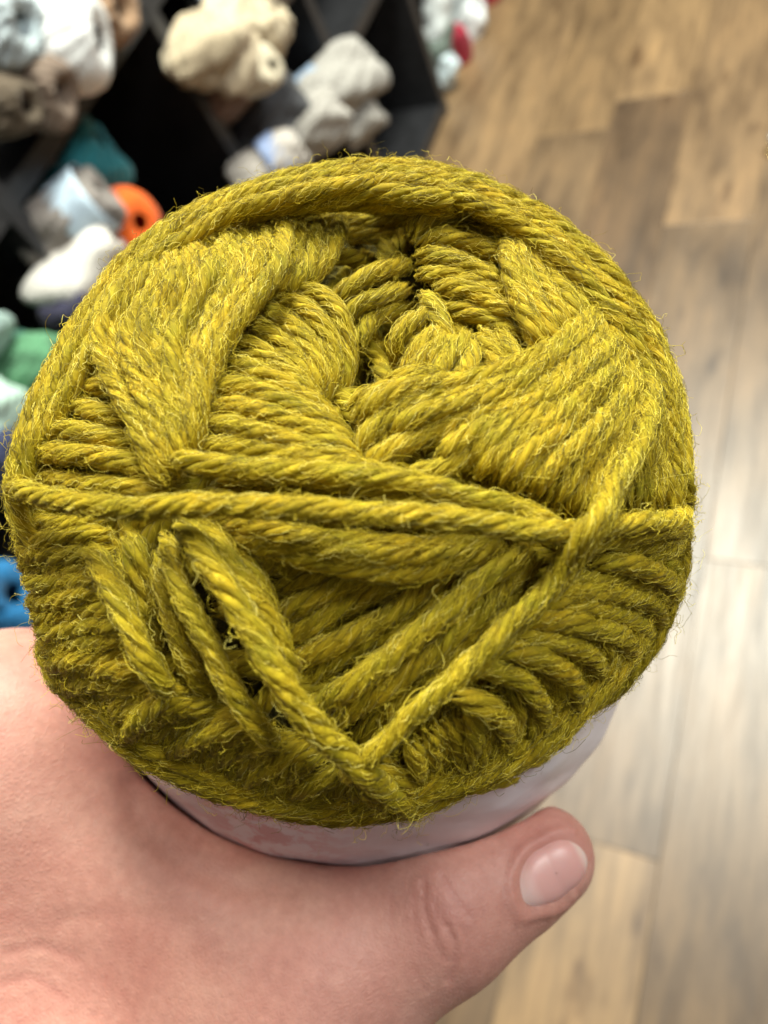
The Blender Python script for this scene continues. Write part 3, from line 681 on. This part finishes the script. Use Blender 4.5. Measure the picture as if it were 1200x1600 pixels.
# collect surface fibres and flyaways as fine curves
HP, HR = [], []
def fibres(plies, s, per_cm, fly_per_cm, r):
    L = s[-1]; m = len(s)
    n = int(L*per_cm)
    for kind, cnt in ((0, n), (1, int(L*fly_per_cm))):
        if cnt == 0: continue
        k = rng.integers(0, NP_, cnt)
        npt = 10 if kind == 0 else 8
        ln = rng.uniform(0.10, 0.34, cnt) if kind == 0 else rng.uniform(0.12, 0.40, cnt)
        cr_a = rng.uniform(0.004, 0.018, cnt); cr_f = rng.uniform(1.2, 3.6, cnt)*2*np.pi; cr_p = rng.uniform(0, 6.28, cnt)
        i0 = rng.integers(1, max(2, m-2), cnt)
        ang0 = rng.uniform(0, 2*np.pi, cnt)
        pts = np.empty((cnt, npt, 3))
        t = np.linspace(0, 1, npt)
        dirs = rng.choice([-1, 1], cnt)
        C = np.stack([p[0] for p in plies]); PRr = np.stack([p[1] for p in plies])
        Tt = np.gradient(C, axis=1); Tt /= np.linalg.norm(Tt, axis=2, keepdims=True)
        ref = np.array([0.31, 0.52, 0.79])
        swirl = rng.normal(0, 1.0, cnt)
        lift_a = np.abs(rng.normal(0, 0.30, cnt)) if kind == 0 else rng.uniform(0.6, 2.6, cnt)
        for j in range(npt):
            ii = np.clip(i0+dirs*(ln*t[j]/0.05), 0, m-1)
            if kind == 1: ii = np.clip(i0+dirs*(ln*0.55*t[j]/0.05), 0, m-1)
            ia = ii.astype(int); ib = np.minimum(ia+1, m-1); fr = (ii-ia)[:, None]
            c = C[k, ia]*(1-fr)+C[k, ib]*fr; tg = Tt[k, ia]
            n1 = np.cross(tg, ref); n1 /= np.linalg.norm(n1, axis=1, keepdims=True)+1e-9; b1 = np.cross(tg, n1)
            a = ang0+swirl*t[j]*(1.3 if kind == 0 else 1.6)
            rad = PRr[k, ia]*(1.01+ (lift_a*np.sin(np.pi*t[j])**1.3 if kind == 0 else lift_a*t[j]**0.8))
            pts[:, j] = c+rad[:, None]*(np.cos(a)[:, None]*n1+np.sin(a)[:, None]*b1)
            if kind == 0: pts[:, j] += (cr_a*np.sin(cr_f*t[j]+cr_p))[:, None]*(-np.sin(a)[:, None]*n1+np.cos(a)[:, None]*b1)
        if kind == 0:
            pts += np.cumsum(rng.normal(0, 0.004, (cnt, npt, 3)), 1)
        if kind == 1:
            wob = rng.normal(0, 0.035, (cnt, npt, 3)); wob[:, 0] = 0; wob = np.cumsum(wob, 1)*0.7
            pts += wob
        HP.append(pts.reshape(-1, 3)); HR.append((npt, cnt, kind))

def curls(P, r, per_cm):
    """long loose fibres that stand off the strand in loops"""
    m = len(P); cnt = rng.poisson(m*0.05*per_cm)
    if cnt == 0: return
    npt = 14; pts = np.empty((cnt, npt, 3))
    i0 = rng.integers(0, m, cnt); d = rng.normal(size=(cnt, 3)); d /= np.linalg.norm(d, axis=1, keepdims=True)
    out = -P[i0]/np.linalg.norm(P[i0], axis=1, keepdims=True)
    d = d+out*0.25; d /= np.linalg.norm(d, axis=1, keepdims=True)
    ax = rng.normal(size=(cnt, 3)); ax /= np.linalg.norm(ax, axis=1, keepdims=True)
    pts[:, 0] = P[i0]+out*r*0.7; st = rng.uniform(0.016, 0.045, cnt); k = rng.normal(0, 0.42, cnt)
    for j in range(1, npt):
        pts[:, j] = pts[:, j-1]+d*st[:, None]
        k = k+rng.normal(0, 0.12, cnt)
        d = d+np.cross(ax, d)*k[:, None]; d = d-out*(d*out).sum(1, keepdims=True)*0.10
        d /= np.linalg.norm(d, axis=1, keepdims=True)
    HP.append(pts.reshape(-1, 3)); HR.append((npt, cnt, 1))
tot = 0
for i, (P, r) in enumerate(STR):
    V, Fc, UV, plies, s, fr = strand_mesh(P, r)
    me = mesh_np('yarn_strand', c2w(V)-skein_base, Fc)
    uvl = me.uv_layers.new(name='UVMap')
    uvl.data.foreach_set('uv', UV[Fc.ravel()].astype(np.float32).ravel())
    obj('yarn_strand', me, M_YARN, skein); tot += len(Fc)*2
    if i < N_FRONT: fibres(plies, s, 400, 26, r); curls(P, r, 0.6)
    elif i < N_UNDER: fibres(plies, s, 70, 8, r)
    else: fibres(plies, s, 16, 2, r)
print('strands', len(STR), 'tris', tot)
sizes = np.concatenate([np.full(c, n, np.int32) for n, c, k in HR])
kinds = np.concatenate([np.full(c, k) for n, c, k in HR])
pos = (c2w(np.vstack(HP))-skein_base).astype(np.float32)
hc = bpy.data.hair_curves.new('fibre_fuzz'); hc.add_curves([int(x) for x in sizes])
hc.attributes['position'].data.foreach_set('vector', pos.ravel())
rad = np.repeat(np.where(kinds == 0, rng.uniform(1.3e-5, 2.7e-5, len(kinds)), rng.uniform(1.0e-5, 1.9e-5, len(kinds))), sizes).astype(np.float32)
ra = hc.attributes.get('radius') or hc.attributes.new('radius', 'FLOAT', 'POINT')
ra.data.foreach_set('value', rad)
hc.materials.append(M_FIB)
fz = bpy.data.objects.new('fibre_fuzz', hc); COL.objects.link(fz); fz.parent = skein; tag(fz, kind='stuff')
print('hairs', len(sizes))

# core that fills the skein under the strands
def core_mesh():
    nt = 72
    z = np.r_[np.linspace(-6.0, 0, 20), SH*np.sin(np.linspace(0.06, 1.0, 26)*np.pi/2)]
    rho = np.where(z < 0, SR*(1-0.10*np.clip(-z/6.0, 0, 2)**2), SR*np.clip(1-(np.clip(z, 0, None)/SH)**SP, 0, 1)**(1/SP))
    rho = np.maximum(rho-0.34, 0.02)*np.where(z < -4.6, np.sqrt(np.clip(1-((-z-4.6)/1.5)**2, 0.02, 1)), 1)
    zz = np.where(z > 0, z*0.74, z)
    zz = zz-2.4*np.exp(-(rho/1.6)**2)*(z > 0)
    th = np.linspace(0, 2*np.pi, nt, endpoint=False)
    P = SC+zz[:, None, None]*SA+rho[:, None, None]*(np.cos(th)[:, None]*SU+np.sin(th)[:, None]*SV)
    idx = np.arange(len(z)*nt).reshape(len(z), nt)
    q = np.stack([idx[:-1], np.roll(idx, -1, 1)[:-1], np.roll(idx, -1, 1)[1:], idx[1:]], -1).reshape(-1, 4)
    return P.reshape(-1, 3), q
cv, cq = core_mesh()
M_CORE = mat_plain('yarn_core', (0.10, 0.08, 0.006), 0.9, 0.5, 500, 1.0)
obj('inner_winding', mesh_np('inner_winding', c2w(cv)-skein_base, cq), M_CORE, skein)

# paper label round the middle
LZ0, LZ1 = -0.15, -5.4
LC = SC+np.array([-0.04, 0.04, 0.0])
def label_mesh():
    nt, nz = 180, 30
    z = np.linspace(LZ0, LZ1, nz); th = np.linspace(0, 2*np.pi, nt, endpoint=False)
    R = label_R(z)[:, None]+0.02*np.sin(3*th+1)[None]+0.022*np.sin(7*th[None]+z[:, None]*1.9)+0.020*np.sin(13*th[None]-z[:, None]*3.1+np.sin(2*th)[None]*2)+0.010*np.sin(29*th[None]+z[:, None]*5.0)
    P = LC+z[:, None, None]*SA+R[..., None]*(np.cos(th)[:, None]*SU+np.sin(th)[:, None]*SV)
    idx = np.arange(nz*nt).reshape(nz, nt)
    q = np.stack([idx[:-1], np.roll(idx, -1, 1)[:-1], np.roll(idx, -1, 1)[1:], idx[1:]], -1).reshape(-1, 4)
    return P.reshape(-1, 3), q
lv, lq = label_mesh()
lme = mesh_np('paper_label', c2w(lv)-skein_base, lq)
lpx = 600+FPX*lv[:, 0]/lv[:, 2]
at = lme.attributes.new('print', 'FLOAT', 'POINT')
at.data.foreach_set('value', np.exp(-((lpx-410)/110)**2).astype(np.float32)*(lv[:, 1] > 2))
lab = obj('paper_label', lme, M_PAPER, skein); lab['label'] = 'white paper label wrapped round the skein, faint red print'
sm = lab.modifiers.new('thickness', 'SOLIDIFY'); sm.thickness = 0.00025; sm.offset = 1

# ------------------------------------------------------------------ the hand
def seg(P, a, b, ra, rb):
    ab = b-a; t = np.clip(((P-a)@ab)/(ab@ab), 0, 1)
    return np.linalg.norm(P-a-t[..., None]*ab, axis=-1)-(ra+(rb-ra)*t)
def smin(a, b, k):
    h = np.clip(0.5+0.5*(b-a)/k, 0, 1)
    return b*(1-h)+a*h-k*h*(1-h)
J = {
 'tip': pz(853, 1337, 10.6), 'dip': pz(790, 1366, 10.6), 'ip': pz(686, 1415, 10.4), 'mcp': pz(468, 1520, 10.5), 'cmc': pz(120, 1800, 11.6),
 'wr': pz(-60, 2150, 12.5), 'wr2': pz(-420, 2250, 15.5),
 'im': pz(20, 1165, 11.6), 'ip1': pz(-30, 1150, 15.6), 'ip2': pz(170, 950, 17.8), 'ip3': pz(380, 880, 18.2),
 'mm': pz(-130, 1330, 13.2), 'mp1': pz(-110, 1150, 16.8), 'mp2': pz(160, 1010, 18.9), 'mp3': pz(380, 980, 19.0),
 'rm': pz(-230, 1480, 14.4), 'rp1': pz(-130, 1290, 17.8), 'rp2': pz(150, 1140, 19.4), 'rp3': pz(350, 1090, 19.4),
 'lm': pz(-270, 1620, 15.4), 'lp1': pz(-130, 1440, 18.2), 'lp2': pz(110, 1290, 19.4), 'lp3': pz(270, 1230, 19.4),
 'web': pz(180, 1420, 10.9),
}
def hand_sdf(P):
    d = seg(P, J['tip'], J['dip'], 0.68, 0.80)
    d = smin(d, seg(P, J['dip'], J['ip'], 0.80, 1.04), 0.3)
    d = smin(d, seg(P, J['ip'], J['mcp'], 1.04, 1.40), 0.4)
    d = smin(d, seg(P, J['mcp'], J['cmc'], 1.40, 2.3), 0.7)
    palm = seg(P, J['im'], J['cmc'], 1.5, 2.2)
    palm = smin(palm, seg(P, J['mm'], J['wr'], 1.3, 2.3), 1.0)
    palm = smin(palm, seg(P, J['rm'], J['wr2'], 1.3, 2.2), 1.0)
    palm = smin(palm, seg(P, J['lm'], J['wr2'], 1.2, 2.2), 1.0)
    palm = smin(palm, seg(P, J['im'], J['lm'], 1.2, 1.1), 0.8)
    palm = smin(palm, seg(P, J['cmc'], J['wr'], 2.3, 2.4), 1.0)
    palm = smin(palm, seg(P, J['wr'], J['wr2'], 2.3, 2.2), 1.0)
    d = smin(d, palm, 1.6)
    d = smin(d, seg(P, J['im'], J['mcp'], 0.95, 1.1), 1.5)
    for a, b, c, e, r in (('im', 'ip1', 'ip2', 'ip3', 1.0), ('mm', 'mp1', 'mp2', 'mp3', 1.0), ('rm', 'rp1', 'rp2', 'rp3', 0.95), ('lm', 'lp1', 'lp2', 'lp3', 0.85)):
        fg = smin(smin(seg(P, J[a], J[b], r*1.2, r*1.0), seg(P, J[b], J[c], r*1.0, r*0.86), 0.25), seg(P, J[c], J[e], r*0.86, r*0.72), 0.2)
        d = smin(d, fg, 1.3 if a == 'im' else 0.45)
    # flesh stops at the skein
    q = P-LC; z = q@SA; rho = np.linalg.norm(q-z[..., None]*SA, axis=-1)
    bodyd = np.maximum(rho-label_R(z)-0.04, np.maximum(z-2.0, -z-6.4))
    d = -smin(-d, bodyd-0.0, 0.12)
    return d
def surface_nets(lo, hi, h):
    n = np.ceil((hi-lo)/h).astype(int)+1
    ax = [lo[i]+h*np.arange(n[i]) for i in range(3)]
    D = np.empty(n, np.float32)
    YZ = np.stack(np.meshgrid(ax[1], ax[2], indexing='ij'), -1)
    for i, x in enumerate(ax[0]):
        D[i] = hand_sdf(np.concatenate([np.full(YZ.shape[:2]+(1,), x), YZ], -1))
    S = D < 0
    cs = [(i, j, k) for i in (0, 1) for j in (0, 1) for k in (0, 1)]
    sl = lambda A, c: A[c[0]:n[0]-1+c[0], c[1]:n[1]-1+c[1], c[2]:n[2]-1+c[2]]
    cnt = sum(sl(S, c).astype(np.int8) for c in cs)
    act = (cnt > 0) & (cnt < 8)
    cell = np.argwhere(act); vid = -np.ones(act.shape, np.int64); vid[act] = np.arange(len(cell))
    acc = np.zeros((len(cell), 3)); num = np.zeros(len(cell))
    dv = {c: sl(D, c)[act] for c in cs}
    for a in cs:
        for k in range(3):
            if a[k] == 1: continue
            b = list(a); b[k] = 1; b = tuple(b)
            da, db = dv[a], dv[b]; cr = (da < 0) != (db < 0)
            t = np.where(cr, da/np.where(cr, da-db, 1), 0)
            p = np.tile(np.array(a, float), (len(cell), 1)); p[:, k] = t
            acc += p*cr[:, None]; num += cr
    V = lo+h*(cell+acc/num[:, None])
    Q = []
    for k in range(3):
        u, v = (k+1) % 3, (k+2) % 3
        a = [slice(None)]*3; b = [slice(None)]*3; a[k] = slice(0, -1); b[k] = slice(1, None)
        Sa, Sb = S[tuple(a)], S[tuple(b)]
        E_ = np.argwhere(Sa != Sb)
        ok = (E_[:, u] > 0) & (E_[:, v] > 0) & (E_[:, u] < n[u]-1) & (E_[:, v] < n[v]-1); E_ = E_[ok]
        fl = Sa[tuple(E_.T)]
        def vv(du, dv_):
            e = E_.copy(); e[:, u] += du; e[:, v] += dv_; return vid[tuple(e.T)]
        q = np.stack([vv(-1, -1), vv(0, -1), vv(0, 0), vv(-1, 0)], -1)
        q[~fl] = q[~fl][:, ::-1]; Q.append(q)
    return V, np.vstack(Q)
allj = np.array(list(J.values()))
lo = np.array([-9.5, 1.0, 8.2]); hi = np.array([4.2, 14.5, 20.5])
lo[0] = max(lo[0], -12)
HV, HQ = surface_nets(lo, hi, 0.10)
for _ in range(2):                       # relax stair steps
    e = np.vstack([HQ[:, [0, 1]], HQ[:, [1, 2]], HQ[:, [2, 3]], HQ[:, [3, 0]]])
    s_ = np.zeros_like(HV); c_ = np.zeros(len(HV))
    np.add.at(s_, e[:, 0], HV[e[:, 1]]); np.add.at(c_, e[:, 0], 1); np.add.at(s_, e[:, 1], HV[e[:, 0]]); np.add.at(c_, e[:, 1], 1)
    HV = 0.5*HV+0.5*s_/np.maximum(c_, 1)[:, None]
def hand_N(P):
    e = 0.03; g = np.stack([(hand_sdf(P+e*np.eye(3)[i])-hand_sdf(P-e*np.eye(3)[i])) for i in range(3)], -1)
    return g/(np.linalg.norm(g, axis=-1, keepdims=True)+1e-9)
def quad_split(V, Q):
    E_ = np.sort(np.stack([Q, np.roll(Q, -1, 1)], -1).reshape(-1, 2), 1)
    ue, inv = np.unique(E_, axis=0, return_inverse=True); inv = inv.reshape(-1, 4); n = len(V)
    V2 = np.vstack([V, V[ue].mean(1), V[Q].mean(1)])
    e = inv+n; c = np.arange(len(Q))+n+len(ue)
    return V2, np.vstack([np.stack([Q[:, k], e[:, k], c, e[:, (k+3) % 4]], -1) for k in range(4)])
HV, HQ = quad_split(HV, HQ)
for _ in range(1): HV = HV-hand_N(HV)*np.clip(hand_sdf(HV), -0.05, 0.05)[:, None]*0.7
HN = hand_N(HV)
hpx = 600+FPX*HV[:, 0]/HV[:, 2]; hpy = 800+FPX*HV[:, 1]/HV[:, 2]
facing = (HN*-HV).sum(1) > 0
near = facing & (HV[:, 2] < 12.5)
def poly_d(pts):
    P = catmull(np.array(pts, float), 40); d = np.full(len(HV), 1e9)
    for x, y in P: d = np.minimum(d, (hpx-x)**2+(hpy-y)**2)
    return np.sqrt(d)
disp = np.zeros(len(HV)); blush = np.zeros(len(HV))
CREASES = [([(662, 1378), (663, 1405), (666, 1432), (676, 1462)], 0.030, 5), ([(690, 1368), (705, 1393), (716, 1412), (731, 1432)], 0.024, 5),
           ([(698, 1448), (711, 1478), (711, 1506), (702, 1532)], 0.036, 6), ([(643, 1512), (655, 1530), (666, 1548)], 0.02, 5),
           ([(676, 1405), (684, 1430), (700, 1448)], 0.018, 4), ([(650, 1400), (648, 1440), (658, 1480)], 0.014, 5), ([(720, 1450), (728, 1475), (726, 1500)], 0.014, 5),
           ([(680, 1470), (688, 1492), (706, 1502)], 0.02, 4), ([(632, 1440), (636, 1470), (646, 1495)], 0.010, 5), ([(612, 1400), (612, 1440), (620, 1480)], 0.008, 6),
           ([(205, 1232), (220, 1290), (280, 1345), (380, 1385), (470, 1385)], 0.05, 18), ([(100, 1440), (200, 1430), (300, 1445)], 0.015, 16),
           ([(10, 1490), (60, 1480), (120, 1500)], 0.012, 8), ([(5, 1540), (50, 1530), (100, 1560)], 0.012, 8)]
for pts, dep, w in CREASES:
    d = poly_d(pts); g = np.exp(-(d/w)**2)*near; disp -= 0.7*dep*g; disp += 0.15*dep*np.exp(-((d-2*w)/w)**2)*near; blush = np.maximum(blush, (0.35 if w < 15 else 0.0)*g)
# nail bed and folds
NAIL = np.array([(819, 1352), (850, 1323), (884, 1311), (908, 1322), (921, 1344), (916, 1366), (890, 1393), (850, 1414), (826, 1420), (815, 1392)], float)
NC = NAIL.mean(0)
def nail_inside(x, y, grow=1.0):
    """signed: < 1 inside the nail outline (radial)"""
    an = np.arctan2(y-NC[1], x-NC[0]); r = np.hypot(x-NC[0], y-NC[1])
    na = np.arctan2(NAIL[:, 1]-NC[1], NAIL[:, 0]-NC[0]); nr = np.hypot(NAIL[:, 0]-NC[0], NAIL[:, 1]-NC[1]); o = np.argsort(na)
    return r/(np.interp(an, na[o], nr[o], period=2*np.pi)*grow)
ni = nail_inside(hpx, hpy)
disp += np.where(near & (hpx > 740), -0.055*np.clip(1.12-ni, 0, 0.3)/0.3+0.035*np.exp(-((ni-1.28)/0.14)**2)*(hpx < 900), 0)
blush = np.maximum(blush, near*0.55*np.exp(-(((hpx-880)/75)**2+((hpy-1320)/60)**2)))
blush = np.maximum(blush, near*0.35*np.exp(-(((hpx-690)/80)**2+((hpy-1450)/80)**2)))
HV = HV+HN*disp[:, None]
hand_base = c2w(J['wr'])
hme = mesh_np('hand', c2w(HV)-hand_base, HQ)
ab_ = hme.attributes.new('blush', 'FLOAT', 'POINT'); ab_.data.foreach_set('value', blush.astype(np.float32))
hand = obj('hand', hme, M_SKIN, None, hand_base)
tag(hand, 'left hand gripping the olive skein by its paper label, thumb in front', 'hand')
# thumb nail: a curved plate following the thumb
def hand_hit(px, py):
    r = ray(px, py); t = np.full(len(px), 8.0)
    for _ in range(80): t = t+0.8*hand_sdf(r*t[:, None])
    return r*t[:, None]
nr_, na_ = 12, 48
th = np.linspace(0, 2*np.pi, na_, endpoint=False)
naa = np.arctan2(NAIL[:, 1]-NC[1], NAIL[:, 0]-NC[0]); nrr = np.hypot(NAIL[:, 0]-NC[0], NAIL[:, 1]-NC[1]); oo = np.argsort(naa)
RB = np.interp(th, naa[oo], nrr[oo], period=2*np.pi)
for _ in range(3): RB = 0.25*np.roll(RB, 1)+0.5*RB+0.25*np.roll(RB, -1)
fr_ = np.linspace(0.02, 1, nr_)
NX = NC[0]+fr_[:, None]*RB*np.cos(th); NY = NC[1]+fr_[:, None]*RB*np.sin(th)
H0 = hand_hit(NX.ravel(), NY.ravel()); N0 = hand_N(H0)
lift_n = (0.03-0.055*np.repeat(fr_[:, None]**6, na_, 1)).ravel()
NVt = H0+N0*lift_n[:, None]
NVt = np.vstack([NVt])
idx = np.arange(nr_*na_).reshape(nr_, na_)
q = np.stack([idx[:-1], idx[1:], np.roll(idx, -1, 1)[1:], np.roll(idx, -1, 1)[:-1]], -1).reshape(-1, 4)
nme = mesh_np('thumb_nail', c2w(NVt)-hand_base, q)
axis_n = np.array([0.86, -0.42])
tipv = (NX.ravel()-NC[0])*axis_n[0]+(NY.ravel()-NC[1])*axis_n[1]
tipv = (tipv-tipv.min())/(tipv.max()-tipv.min())
ta = nme.attributes.new('tip', 'FLOAT', 'POINT'); ta.data.foreach_set('value', tipv.astype(np.float32))
obj('thumb_nail', nme, M_NAIL, hand)
